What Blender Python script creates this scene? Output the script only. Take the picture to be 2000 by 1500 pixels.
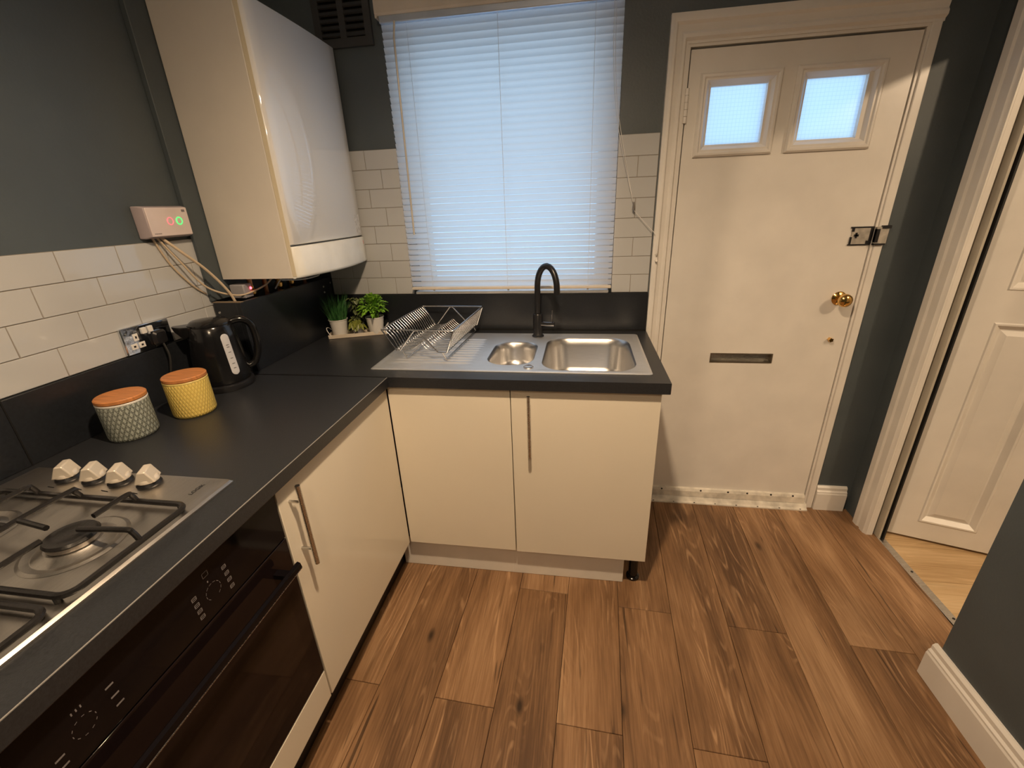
import bpy, math, random
from mathutils import Vector, Matrix
random.seed(7)
for o in list(bpy.data.objects): bpy.data.objects.remove(o)
S = bpy.context.scene
C = S.collection
PI = math.pi

# ------------------------------------------------------------------ camera
cam = bpy.data.cameras.new('camera'); co = bpy.data.objects.new('camera', cam); C.objects.link(co); S.camera = co
FPX = 854.71
cam.sensor_width = 36; cam.lens = 36*FPX/2000; cam.clip_start = .02
yaw, pitch, roll = .1649, -.3865, -.0384
fw = Vector((-math.sin(yaw)*math.cos(pitch), math.cos(yaw)*math.cos(pitch), math.sin(pitch)))
rt = Vector((math.cos(yaw), math.sin(yaw), 0)); up = rt.cross(fw)
r2 = rt*math.cos(roll)+up*math.sin(roll); u2 = -rt*math.sin(roll)+up*math.cos(roll)
M = Matrix((r2, u2, -fw)).transposed().to_4x4(); M.translation = Vector((1.3091, -1.979, 1.4364)); co.matrix_world = M

# ------------------------------------------------------------------ world / light / exposure
W = bpy.data.worlds.new('overcast_sky'); S.world = W; W.use_nodes = True
bg = W.node_tree.nodes['Background']; bg.inputs[0].default_value = (.46, .71, 1, 1); bg.inputs[1].default_value = 1.65
S.view_settings.view_transform = 'Standard'; S.view_settings.look = 'None'; S.view_settings.gamma = 1
S.view_settings.use_curve_mapping = False; S.view_settings.exposure = 0.0
WARM = (1, .73, .47)
LAMP1 = (1.22, -1.42, 2.33); LAMP1_W = 140
LAMP2 = (3.4, -1.68, 2.2); LAMP2_W = 46
FILL_LAMP = (1.35, -2.75, 2.30); FILL_LAMP_W = 25  # added fill light behind the camera, lifts the ambient level

# ------------------------------------------------------------------ materials
MATS = {}
def lin(c): return tuple(((x/12.92) if x <= .04045 else ((x+.055)/1.055)**2.4) for x in c)
def mat(name, col, rough=.5, metal=0, var=.06, nscale=12, bump=0, bscale=80, spec=.5, stretch=(1,1,1), rvar=0, coat=0, emit=None, es=0):
    """principled material whose colour wanders a little with a procedural noise"""
    if name in MATS: return MATS[name]
    m = bpy.data.materials.new(name); m.use_nodes = True; MATS[name] = m
    n = m.node_tree.nodes; l = m.node_tree.links; b = n['Principled BSDF']
    b.inputs['Roughness'].default_value = rough; b.inputs['Metallic'].default_value = metal
    b.inputs['Specular IOR Level'].default_value = spec; b.inputs['Coat Weight'].default_value = coat
    tc = n.new('ShaderNodeTexCoord'); mp = n.new('ShaderNodeMapping'); mp.inputs['Scale'].default_value = stretch
    l.new(tc.outputs['Object'], mp.inputs[0])
    nz = n.new('ShaderNodeTexNoise'); nz.inputs['Scale'].default_value = nscale; nz.inputs['Detail'].default_value = 4
    l.new(mp.outputs[0], nz.inputs['Vector'])
    cr = n.new('ShaderNodeValToRGB')
    cr.color_ramp.elements[0].position = .3; cr.color_ramp.elements[1].position = .7
    cr.color_ramp.elements[0].color = (*[max(0, c*(1-var)) for c in col], 1); cr.color_ramp.elements[1].color = (*[min(1, c*(1+var)) for c in col], 1)
    l.new(nz.outputs[0], cr.inputs[0]); l.new(cr.outputs[0], b.inputs['Base Color'])
    if rvar:
        mr = n.new('ShaderNodeMapRange'); mr.inputs['To Min'].default_value = max(0, rough-rvar); mr.inputs['To Max'].default_value = rough+rvar
        l.new(nz.outputs[0], mr.inputs[0]); l.new(mr.outputs[0], b.inputs['Roughness'])
    if bump:
        nb = n.new('ShaderNodeTexNoise'); nb.inputs['Scale'].default_value = bscale; nb.inputs['Detail'].default_value = 3
        l.new(mp.outputs[0], nb.inputs['Vector'])
        bp = n.new('ShaderNodeBump'); bp.inputs['Strength'].default_value = bump; bp.inputs['Distance'].default_value = .004
        l.new(nb.outputs[0], bp.inputs['Height']); l.new(bp.outputs[0], b.inputs['Normal'])
    if emit: b.inputs['Emission Color'].default_value = (*emit, 1); b.inputs['Emission Strength'].default_value = es
    return m

PAINT = mat('slate_wall_paint', (.074, .092, .102), .5, var=.08, nscale=5, bump=.15, bscale=120)
CEIL = mat('ceiling_paint', (.8, .79, .76), .8)
HALLP = mat('hall_paint', (.55, .52, .48), .8)
WHITE = mat('white_gloss_paint', (.78, .75, .70), .32, var=.05, nscale=6, bump=.06, bscale=25)
AGED = mat('worn_white_paint', (.70, .66, .58), .45, var=.25, nscale=22, bump=.4, bscale=40)
GLOSS = mat('cream_gloss_laminate', (.79, .73, .61), .10, var=.02, nscale=3)
PLIN = mat('plinth_laminate', (.80, .77, .71), .22, var=.03)
TOP = mat('charcoal_laminate', (.020, .022, .026), .38, var=.25, nscale=220, bump=.10, bscale=400, rvar=.05)
BLKP = mat('black_laminate', (.013, .015, .019), .32, var=.2, nscale=120, bump=.05, bscale=300)
EDGE = mat('edge_highlight_paint', (.26, .25, .24), .4)
TILE = mat('glazed_tile', (.50, .51, .515), .06, var=.03, nscale=3, bump=.25, bscale=9, coat=.3)
GROUT = mat('grout', (.30, .27, .23), .9)
STEEL = mat('brushed_steel', (.62, .61, .59), .27, 1, var=.06, nscale=60, stretch=(.4, 14, 14), rvar=.06)
SINKM = mat('satin_sink_steel', (.80, .81, .82), .52, 1, var=.05, nscale=40, stretch=(.6, 10, 10), rvar=.04)
BOWLM = mat('satin_bowl_steel', (.66, .65, .64), .31, 1, var=.05, nscale=40, stretch=(.6, 10, 10), rvar=.04)
HOBM = mat('hob_steel', (.56, .53, .49), .34, 1, var=.08, nscale=50, stretch=(12, .5, 12), rvar=.07)
CHROME = mat('chrome', (.72, .72, .73), .16, 1, var=.03)
WAVY = mat('mirror_chrome', (.72, .76, .82), .05, 1, var=.03, bump=.5, bscale=14)
BRASS = mat('polished_brass', (.80, .50, .17), .14, 1, var=.06)
IRON = mat('enamelled_iron', (.012, .011, .011), .32, var=.2, bump=.15, bscale=160)
BLACK = mat('black_plastic', (.008, .008, .009), .16, var=.1)
MATBLK = mat('matt_black', (.012, .012, .014), .32, var=.1)
GLASSB = mat('black_glass', (.005, .004, .005), .06, var=.1, spec=.22)
OVENG = mat('oven_glass', (.010, .006, .006), .08, var=.1, spec=.22)
VENT = mat('painted_vent', (.045, .047, .05), .5, var=.1)
BOILER = mat('boiler_enamel', (.86, .86, .85), .05, spec=.9, coat=.5, var=.015, nscale=2, bump=.03, bscale=5)
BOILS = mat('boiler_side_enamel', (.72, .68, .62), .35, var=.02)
YELLOWED = mat('yellowed_plastic', (.74, .66, .49), .3, var=.04)
PVC = mat('white_plastic', (.78, .76, .72), .3)
PINKW = mat('controller_plastic', (.74, .64, .62), .35)
CABLE = mat('cream_cable', (.62, .50, .36), .5)
COPPER = mat('copper_pipe', (.55, .27, .15), .35, 1, var=.2)
RUBBER = mat('black_rubber', (.01, .01, .01), .6)
DARK = mat('dark_void', (.006, .006, .006), .9)
WOODL = mat('bamboo_lid', (.50, .20, .065), .45, var=.22, nscale=18, stretch=(1, 8, 1))
SOIL = mat('soil', (.02, .014, .01), .95, bump=.6, bscale=200)
BUCKET = mat('bucket_enamel', (.72, .70, .66), .4, var=.04)
TRAYW = mat('washed_wood', (.66, .58, .47), .6, var=.12, nscale=14, stretch=(1, 6, 6))
PRINT = mat('panel_print', (.20, .185, .19), .6)
REDP = mat('red_badge', (.75, .05, .10), .3)
STICK = mat('data_sticker', (.62, .62, .62), .5, var=.25, nscale=90)
CORDW = mat('white_cord', (.75, .74, .72), .7)

def emis(name, col, s): return mat(name, (.1, .1, .1), .4, emit=col, es=s)

def mixmat(name, builder):
    m = bpy.data.materials.new(name); m.use_nodes = True; MATS[name] = m; nt = m.node_tree; nt.nodes.clear()
    out = nt.nodes.new('ShaderNodeOutputMaterial'); builder(nt, out); return m
def slat_b(nt, out):
    n, l = nt.nodes, nt.links
    nz = n.new('ShaderNodeTexNoise'); nz.inputs['Scale'].default_value = 6
    cr = n.new('ShaderNodeValToRGB'); cr.color_ramp.elements[0].color = (.76, .74, .70, 1); cr.color_ramp.elements[1].color = (.82, .80, .76, 1); l.new(nz.outputs[0], cr.inputs[0])
    p = n.new('ShaderNodeBsdfPrincipled'); p.inputs['Roughness'].default_value = .35; l.new(cr.outputs[0], p.inputs['Base Color'])
    t = n.new('ShaderNodeBsdfTranslucent'); t.inputs[0].default_value = (.97, .90, .83, 1)
    mx = n.new('ShaderNodeMixShader'); mx.inputs[0].default_value = .70; l.new(p.outputs[0], mx.inputs[1]); l.new(t.outputs[0], mx.inputs[2]); l.new(mx.outputs[0], out.inputs[0])
SLAT = mixmat('translucent_slat', slat_b)
def pane_b(nt, out):
    n, l = nt.nodes, nt.links
    tc = n.new('ShaderNodeTexCoord'); w = []
    for ax in ('X', 'Z'):
        wv = n.new('ShaderNodeTexWave'); wv.wave_type = 'BANDS'; wv.bands_direction = ax; wv.inputs['Scale'].default_value = 24; wv.inputs['Distortion'].default_value = .5
        wv.inputs['Detail'].default_value = 1; l.new(tc.outputs['Object'], wv.inputs[0])
        g = n.new('ShaderNodeMath'); g.operation = 'GREATER_THAN'; g.inputs[1].default_value = .982; l.new(wv.outputs['Fac'], g.inputs[0]); w.append(g)
    mxm = n.new('ShaderNodeMath'); mxm.operation = 'MAXIMUM'; l.new(w[0].outputs[0], mxm.inputs[0]); l.new(w[1].outputs[0], mxm.inputs[1])
    col = n.new('ShaderNodeMix'); col.data_type = 'RGBA'; col.inputs[6].default_value = (.95, .97, 1, 1); col.inputs[7].default_value = (.80, .84, .88, 1); l.new(mxm.outputs[0], col.inputs[0])
    tr = n.new('ShaderNodeBsdfTranslucent'); tp = n.new('ShaderNodeBsdfTransparent'); l.new(col.outputs[2], tr.inputs[0]); l.new(col.outputs[2], tp.inputs[0])
    gl = n.new('ShaderNodeBsdfGlossy'); gl.inputs['Roughness'].default_value = .25
    m1 = n.new('ShaderNodeMixShader'); m1.inputs[0].default_value = .35; l.new(tr.outputs[0], m1.inputs[1]); l.new(tp.outputs[0], m1.inputs[2])
    m2 = n.new('ShaderNodeMixShader'); m2.inputs[0].default_value = .06; l.new(m1.outputs[0], m2.inputs[1]); l.new(gl.outputs[0], m2.inputs[2]); l.new(m2.outputs[0], out.inputs[0])
WIRED = mixmat('wired_glass', pane_b)
def glass_b(nt, out):
    n, l = nt.nodes, nt.links
    tp = n.new('ShaderNodeBsdfTransparent'); gl = n.new('ShaderNodeBsdfGlossy'); gl.inputs['Roughness'].default_value = .03
    nz = n.new('ShaderNodeTexNoise'); nz.inputs['Scale'].default_value = 3
    cr = n.new('ShaderNodeValToRGB'); cr.color_ramp.elements[0].color = (.9, .95, 1, 1); cr.color_ramp.elements[1].color = (.97, .99, 1, 1); l.new(nz.outputs[0], cr.inputs[0]); l.new(cr.outputs[0], tp.inputs[0])
    m = n.new('ShaderNodeMixShader'); m.inputs[0].default_value = .06; l.new(tp.outputs[0], m.inputs[1]); l.new(gl.outputs[0], m.inputs[2]); l.new(m.outputs[0], out.inputs[0])
CLEAR = mixmat('window_glass', glass_b)

def wood(name, dark, mid, light, rot=0., along='Y', rough=.42, strong=1.):
    m = bpy.data.materials.new(name); m.use_nodes = True; n = m.node_tree.nodes; l = m.node_tree.links; b = n['Principled BSDF']
    tc = n.new('ShaderNodeTexCoord'); oi = n.new('ShaderNodeObjectInfo')
    off = n.new('ShaderNodeVectorMath'); off.operation = 'SCALE'; off.inputs[0].default_value = (37, 53, 11); l.new(oi.outputs['Random'], off.inputs['Scale'])
    ad = n.new('ShaderNodeVectorMath'); ad.operation = 'ADD'; l.new(tc.outputs['Object'], ad.inputs[0]); l.new(off.outputs[0], ad.inputs[1])
    def mapped(sc):
        mp = n.new('ShaderNodeMapping'); mp.inputs['Rotation'].default_value = (0, 0, rot); mp.inputs['Scale'].default_value = sc if along == 'Y' else (sc[1], sc[0], sc[2]); l.new(ad.outputs[0], mp.inputs[0]); return mp
    def noise(sc, d, rg=.6, dist=0):
        t = n.new('ShaderNodeTexNoise'); t.inputs['Scale'].default_value = 1; t.inputs['Detail'].default_value = d; t.inputs['Roughness'].default_value = rg; t.inputs['Distortion'].default_value = dist; l.new(mapped(sc).outputs[0], t.inputs['Vector']); return t.outputs[0]
    def rng(a, lo, hi, t0=0., t1=1.):
        t = n.new('ShaderNodeMapRange'); t.inputs['From Min'].default_value = lo; t.inputs['From Max'].default_value = hi; t.inputs['To Min'].default_value = t0; t.inputs['To Max'].default_value = t1; l.new(a, t.inputs[0]); return t.outputs[0]
    def mt(op, a, bb=None, val=None):
        t = n.new('ShaderNodeMath'); t.operation = op; l.new(a, t.inputs[0])
        if bb is not None: l.new(bb, t.inputs[1])
        else: t.inputs[1].default_value = val
        return t.outputs[0]
    broad = noise((7, 1.1, 1), 3, .55, .6)                       # slow tone drift
    fibre = noise((170, 5, 1), 4, .7)                            # fine fibres
    patch = rng(noise((9, 1.6, 1), 2), .46, .62)                 # where the ring figure shows
    # cathedral figure: contour lines of a stretched height field
    fld = noise((5.5, .75, 1), 2, .45, .3)
    con = mt('SINE', mt('MULTIPLY', fld, val=190.), val=0.); con = rng(con, .35, 1.)
    fleck = mt('MULTIPLY', mt('MULTIPLY', con, patch), rng(noise((60, 9, 1), 3), .38, .62))
    vo = n.new('ShaderNodeTexVoronoi'); vo.inputs['Scale'].default_value = 1; l.new(mapped((6.4, 2.7, 1)).outputs[0], vo.inputs['Vector'])
    knot = rng(vo.outputs['Distance'], .03, .10, 1., 0.); halo = rng(vo.outputs['Distance'], .05, .34, 1., 0.)
    streak = rng(noise((30, 1.5, 1), 4, .62, .5), .56, .72)
    crack = rng(noise((64, 2.2, 1), 2, .5, .8), .66, .72)
    sm = mt('ADD', mt('MULTIPLY', broad, val=.58), mt('MULTIPLY', fibre, val=.38)); sm = mt('ADD', sm, mt('MULTIPLY', oi.outputs['Random'], val=.10))
    cr = n.new('ShaderNodeValToRGB'); e = cr.color_ramp.elements; e[0].position = .38; e[0].color = (*dark, 1); e[1].position = .70; e[1].color = (*light, 1)
    k = cr.color_ramp.elements.new(.54); k.color = (*mid, 1); l.new(sm, cr.inputs[0])
    def mix(fac, a, colr):
        t = n.new('ShaderNodeMix'); t.data_type = 'RGBA'; l.new(fac, t.inputs[0]); l.new(a, t.inputs[6]); t.inputs[7].default_value = (*colr, 1); return t.outputs[2]
    c = mix(mt('MULTIPLY', fleck, val=.55*strong), cr.outputs[0], tuple(min(1, x*1.35) for x in light))
    c = mix(mt('MULTIPLY', streak, val=.45*strong), c, tuple(x*.55 for x in dark))
    c = mix(mt('MULTIPLY', halo, val=.35*strong), c, dark)
    c = mix(mt('MULTIPLY', crack, val=.70*strong), c, tuple(x*.22 for x in dark))
    c = mix(mt('MULTIPLY', knot, val=.90*strong), c, tuple(x*.18 for x in dark))
    l.new(c, b.inputs['Base Color']); b.inputs['Roughness'].default_value = rough; b.inputs['Specular IOR Level'].default_value = .35
    bp = n.new('ShaderNodeBump'); bp.inputs['Strength'].default_value = .22; bp.inputs['Distance'].default_value = .002; l.new(fibre, bp.inputs['Height']); l.new(bp.outputs[0], b.inputs['Normal'])
    return m
OAK = wood('brown_oak_vinyl', (.115, .060, .029), (.265, .146, .072), (.45, .28, .155), rot=-.04)
PINE = wood('pale_pine_board', (.42, .27, .13), (.60, .42, .23), (.70, .53, .32), along='X', strong=.45)

def ceramic(name, c0, c1, nu, nv, r, kind):
    m = bpy.data.materials.new(name); m.use_nodes = True; n = m.node_tree.nodes; l = m.node_tree.links; b = n['Principled BSDF']; b.inputs['Roughness'].default_value = .3
    tc = n.new('ShaderNodeTexCoord'); sp = n.new('ShaderNodeSeparateXYZ'); l.new(tc.outputs['Object'], sp.inputs[0])
    def mt(op, a, bb=None, v=None):
        t = n.new('ShaderNodeMath'); t.operation = op
        l.new(a, t.inputs[0])
        if bb is not None: l.new(bb, t.inputs[1])
        elif v is not None: t.inputs[1].default_value = v
        return t.outputs[0]
    u = mt('MULTIPLY', mt('ARCTAN2', sp.outputs[1], sp.outputs[0]), v=nu/2); v = mt('MULTIPLY', sp.outputs[2], v=nv*PI)
    a = mt('ABSOLUTE', mt('SINE', mt('ADD', u, v))); c = mt('ABSOLUTE', mt('SINE', mt('SUBTRACT', u, v)))
    line = mt('MINIMUM', a, c)
    dot = mt('MULTIPLY', a, c)
    h = mt('ADD', line, mt('MULTIPLY', mt('SINE', mt('MULTIPLY', dot, v=13.)), v=.35)) if kind else line
    cr = n.new('ShaderNodeValToRGB'); cr.color_ramp.elements[0].color = (*c0, 1); cr.color_ramp.elements[1].color = (*c1, 1); cr.color_ramp.elements[0].position = .08; cr.color_ramp.elements[1].position = .75 if kind else .3
    l.new(h, cr.inputs[0]); l.new(cr.outputs[0], b.inputs['Base Color'])
    bp = n.new('ShaderNodeBump'); bp.inputs['Strength'].default_value = .6; bp.inputs['Distance'].default_value = .002; l.new(h, bp.inputs['Height']); l.new(bp.outputs[0], b.inputs['Normal'])
    return m
CAN1 = ceramic('green_leaf_ceramic', (.035, .040, .025), (.44, .48, .43), 30, 42, .055, 1)
CAN2 = ceramic('yellow_relief_ceramic', (.60, .42, .09), (.76, .58, .16), 40, 46, .055, 0)
def leafm(name, c0, c1):
    m = mat(name, c0, .4); cr = [x for x in m.node_tree.nodes if x.type == 'VALTORGB'][0]; cr.color_ramp.elements[0].color = (*c0, 1); cr.color_ramp.elements[1].color = (*c1, 1)
    [x for x in m.node_tree.nodes if x.type == 'TEX_NOISE'][0].inputs['Scale'].default_value = 90
    return m
GRASS = leafm('grass_green', (.02, .09, .02), (.06, .19, .05)); PARS = leafm('parsley_green', (.10, .30, .02), (.30, .55, .06))
IVY = leafm('ivy_green', (.02, .05, .015), (.22, .25, .10)); OLIV = leafm('olive_leaf', (.12, .15, .02), (.27, .29, .06))

# ------------------------------------------------------------------ mesh helpers
class MB:
    def __init__(s): s.v = []; s.f = []
    def add(s, vs, fs):
        b = len(s.v); s.v += [tuple(p) for p in vs]; s.f += [tuple(i+b for i in f) for f in fs]; return s
    def box(s, x0, x1, y0, y1, z0, z1):
        return s.add([(x, y, z) for z in (z0, z1) for y in (y0, y1) for x in (x0, x1)],
                     [(0, 2, 3, 1), (4, 5, 7, 6), (0, 1, 5, 4), (2, 6, 7, 3), (0, 4, 6, 2), (1, 3, 7, 5)])
    def loft(s, rings, cap0=False, cap1=False, closed=True):
        n = len(rings[0]); vs = [p for r in rings for p in r]; fs = []
        for i in range(len(rings)-1):
            for j in range(n if closed else n-1):
                k = (j+1) % n; fs.append((i*n+j, i*n+k, (i+1)*n+k, (i+1)*n+j))
        if cap0: fs.append(tuple(range(n))[::-1])
        if cap1: fs.append(tuple((len(rings)-1)*n+j for j in range(n)))
        return s.add(vs, fs)
    def lathe(s, prof, c=(0, 0, 0), n=32, axis='Z', cap0=True, cap1=True):
        R = []
        for r, h in prof:
            ring = []
            for i in range(n):
                a = 2*PI*i/n; p = (r*math.cos(a), r*math.sin(a), h)
                if axis == 'Y': p = (p[0], -p[2], p[1])
                if axis == 'X': p = (p[2], p[0], p[1])
                ring.append((p[0]+c[0], p[1]+c[1], p[2]+c[2]))
            R.append(ring)
        return s.loft(R, cap0, cap1)
    def tube(s, pts, r, n=8, closed=False):
        P = [Vector(p) for p in pts]; m = len(P); rings = []; up = None
        for i in range(m):
            a = P[i-1] if (i or closed) else P[i]; b = P[(i+1) % m] if (i < m-1 or closed) else P[i]
            t = (b-a).normalized()
            if up is None: up = Vector((0, 0, 1)) if abs(t.z) < .9 else Vector((1, 0, 0))
            x = t.cross(up)
            if x.length < 1e-4: x = t.cross(Vector((0, 1, 0)))
            x.normalize(); y = x.cross(t).normalized(); up = y
            rr = r[i] if isinstance(r, (list, tuple)) else r
            rings.append([tuple(P[i]+x*rr*math.cos(2*PI*j/n)+y*rr*math.sin(2*PI*j/n)) for j in range(n)])
        if closed: rings.append(rings[0]); return s.loft(rings)
        return s.loft(rings, True, True)
    def prism(s, poly, axis, a, b):
        def P(u, w, t): return {'X': (t, u, w), 'Y': (u, t, w), 'Z': (u, w, t)}[axis]
        return s.loft([[P(u, w, a) for u, w in poly], [P(u, w, b) for u, w in poly]], True, True)
    def build(s, name, m, parent=None, bevel=0, seg=2, smooth=True, angle=35, loc=None, rot=None):
        me = bpy.data.meshes.new(name); me.from_pydata(s.v, [], s.f); me.validate(); me.update()
        import bmesh
        bm = bmesh.new(); bm.from_mesh(me); bmesh.ops.recalc_face_normals(bm, faces=bm.faces); bm.to_mesh(me); bm.free()
        if m: me.materials.append(m)
        if smooth:
            me.polygons.foreach_set('use_smooth', [True]*len(me.polygons)); me.set_sharp_from_angle(angle=math.radians(angle))
        o = bpy.data.objects.new(name, me); C.objects.link(o)
        if parent: o.parent = parent
        if loc: o.location = loc
        if rot: o.rotation_euler = rot
        if bevel:
            b = o.modifiers.new('bevel', 'BEVEL'); b.width = bevel; b.segments = seg; b.limit_method = 'ANGLE'; b.angle_limit = math.radians(40); b.harden_normals = False
        return o
def tag(o, label=None, cat=None, group=None, kind=None):
    if label: o['label'] = label
    if cat: o['category'] = cat
    if group: o['group'] = group
    if kind: o['kind'] = kind
    return o
def thing(name, label, cat, loc=(0, 0, 0), group=None, rz=0):
    o = bpy.data.objects.new(name, None); C.objects.link(o); o.location = loc; o.rotation_euler = (0, 0, rz); o.empty_display_size = .05
    return tag(o, label, cat, group)
def struct(o, label, cat): return tag(o, label, cat, kind='structure')
def box(*a): return MB().box(*a)
def rrect(x0, x1, y0, y1, r, z, n=8):
    out = []
    for cx, cy, a0 in ((x1-r, y1-r, 0), (x0+r, y1-r, PI/2), (x0+r, y0+r, PI), (x1-r, y0+r, 1.5*PI)):
        for i in range(n+1):
            a = a0+PI/2*i/n; out.append((cx+r*math.cos(a), cy+r*math.sin(a), z))
    return out
def frame_y(outer, prof):
    """mitred moulding around a rectangle in a wall facing -y: prof = (inset, y)"""
    x0, x1, z0, z1 = outer
    return [[(x0+t, y, z0+t), (x1-t, y, z0+t), (x1-t, y, z1-t), (x0+t, y, z1-t)] for t, y in prof]
def spline(pts, k=6):
    P = [Vector(p) for p in pts]; out = []
    for i in range(len(P)-1):
        a = P[max(i-1, 0)]; b = P[i]; c = P[i+1]; d = P[min(i+2, len(P)-1)]
        for j in range(k):
            t = j/k; out.append(tuple(.5*((2*b)+(c-a)*t+(2*a-5*b+4*c-d)*t*t+(3*b-a-3*c+d)*t**3)))
    out.append(tuple(P[-1])); return out
def text_mesh(name, body, size, m, parent, loc, rot):
    cu = bpy.data.curves.new(name+'_c', 'FONT'); cu.body = body; cu.size = size; cu.align_x = 'CENTER'; cu.align_y = 'CENTER'; cu.extrude = .0002
    t = bpy.data.objects.new(name+'_t', cu); C.objects.link(t); bpy.context.view_layer.update()
    me = bpy.data.meshes.new_from_object(t.evaluated_get(bpy.context.evaluated_depsgraph_get())); bpy.data.objects.remove(t)
    me.materials.clear(); me.materials.append(m)
    o = bpy.data.objects.new(name, me); C.objects.link(o); o.parent = parent; o.location = loc; o.rotation_euler = rot; return o

# ------------------------------------------------------------------ key sizes (metres)
H = .900; UP = 1.069; T = .0758            # worktop top, upstand top, tile course
AX = .649; BY = -.646; RX = 1.596          # worktop fronts and right end
CZ = 2.42; YB = -3.3                       # ceiling, wall behind the viewer

# ------------------------------------------------------------------ shell
wb = MB()
wb.box(-.12, .545, 0, .14, 0, CZ).box(.545, 1.425, 0, .14, 2.10, CZ).box(.545, 1.425, 0, .14, 0, 1.069).box(1.425, 1.664, 0, .14, 0, CZ)
wb.box(1.664, 2.424, 0, .14, 1.945, CZ).box(2.424, 2.78, 0, .14, 0, CZ)
wall_back = struct(wb.build('wall_back', PAINT, smooth=False), 'dark slate wall with the window and the white back door', 'wall')
wall_left = struct(box(-.12, 0, YB, .0, 0, CZ).build('wall_left', PAINT, smooth=False), 'dark slate wall above the hob and kettle', 'wall')
wr = MB().box(2.43, 2.66, YB, -.86, 0, CZ).box(2.615, 2.66, -.86, 0, 1.90, CZ).box(2.615, 2.66, -.10, 0, 0, 1.90)
wall_right = struct(wr.build('wall_right', PAINT, smooth=False), 'dark slate wall around the open doorway on the right', 'wall')
wall_front = struct(box(-.12, 2.66, YB-.12, YB, 0, CZ).build('wall_front', PAINT, smooth=False), 'dark slate wall behind the viewer', 'wall')
ceiling = struct(box(-.12, 4.9, YB-.12, .14, CZ, CZ+.1).build('ceiling', CEIL, smooth=False), 'plain white ceiling overhead', 'ceiling')
wh = MB().box(4.8, 4.9, YB, .14, 0, CZ).box(2.78, 4.8, .02, .14, 0, CZ).box(2.66, 4.8, YB-.12, YB, 0, CZ)
struct(wh.build('wall_hall', HALLP, smooth=False), 'plain wall of the next room beyond the doorway', 'wall')
floor = struct(box(-.12, 2.655, YB-.12, .14, -.08, -.0045).build('floor', DARK, smooth=False), 'brown wood plank floor of the kitchen', 'floor')
hall_floor = struct(box(2.655, 4.9, YB-.12, .14, -.08, -.010).build('floor_hall', DARK, smooth=False), 'pale floorboards beyond the doorway threshold', 'floor')

def clip(poly, ax, lim, keep_less):
    out = []
    for i, p in enumerate(poly):
        q = poly[(i+1) % len(poly)]; a = (p[ax] <= lim) == keep_less or p[ax] == lim; b = (q[ax] <= lim) == keep_less or q[ax] == lim
        if a: out.append(p)
        if a != b:
            t = (lim-p[ax])/(q[ax]-p[ax]); out.append(tuple(p[k]+(q[k]-p[k])*t for k in range(2)))
    return out
SL = .04
def plank_mesh(poly, z0, z1, gap):
    cx = sum(p[0] for p in poly)/len(poly); cy = sum(p[1] for p in poly)/len(poly)
    top = [(p[0], p[1], z1) for p in poly]
    def ins(g, z):
        out = []
        for p in poly:
            dx = p[0]-cx; dy = p[1]-cy; out.append((p[0]-math.copysign(min(g, abs(dx)), dx), p[1]-math.copysign(min(g, abs(dy)), dy), z))
        return out
    return MB().loft([ins(gap, z0), ins(gap, z1-.0012), ins(gap+.0012, z1)], True, True)
butt = {-3: -.72, -2: -1.138, -1: -1.78, 0: -1.145, 1: -.68, 2: -1.155, 3: -.708, 4: -1.155, 5: -.73, 6: -1.17, 7: -.743, 8: -1.16, 9: -.75}
for k in range(-3, 10):
    xa = .90+.1935*k; xb = xa+.1935
    ys = sorted({round(butt[k]+1.22*i, 4) for i in range(-3, 3)})
    for y0, y1 in zip(ys, ys[1:]):
        f = lambda x, y: (x+SL*(y+.6), y-SL*(x-1.5))
        poly = [f(xa, y0), f(xb, y0), f(xb, y1), f(xa, y1)]
        for ax, lim, less in ((0, .30, False), (0, 2.652, True), (1, YB, False), (1, 0., True)):
            if poly: poly = clip(poly, ax, lim, less)
        if len(poly) < 3: continue
        if max(p[0] for p in poly)-min(p[0] for p in poly) < .02 or max(p[1] for p in poly)-min(p[1] for p in poly) < .02: continue
        plank_mesh(poly, -.004, 0, .0007).build('plank', OAK, floor, smooth=False)
for i in range(-1, 8):
    y1 = -.045-.1965*i; y0 = y1-.1965
    for x0, x1 in ((2.668, 3.6), (3.6, 4.8)):
        yy1 = min(y1, .02)
        plank_mesh([(x0, y0), (x1, y0), (x1, yy1), (x0, yy1)], -.009, -.003, .001).build('plank', PINE, hall_floor, smooth=False)
tb = MB().prism([(2.645, 0), (2.648, .003), (2.672, .003), (2.678, -.003)], 'Y', -.86, -.10)
thr = struct(tb.build('trim_3', STEEL, smooth=False), 'thin metal threshold strip across the doorway floor', 'threshold')
for y in (-.18, -.40, -.62): MB().lathe([(.0045, 0), (.0045, .0012)], (2.662, y, .003), 10).build('screw', MATBLK, thr)

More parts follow.
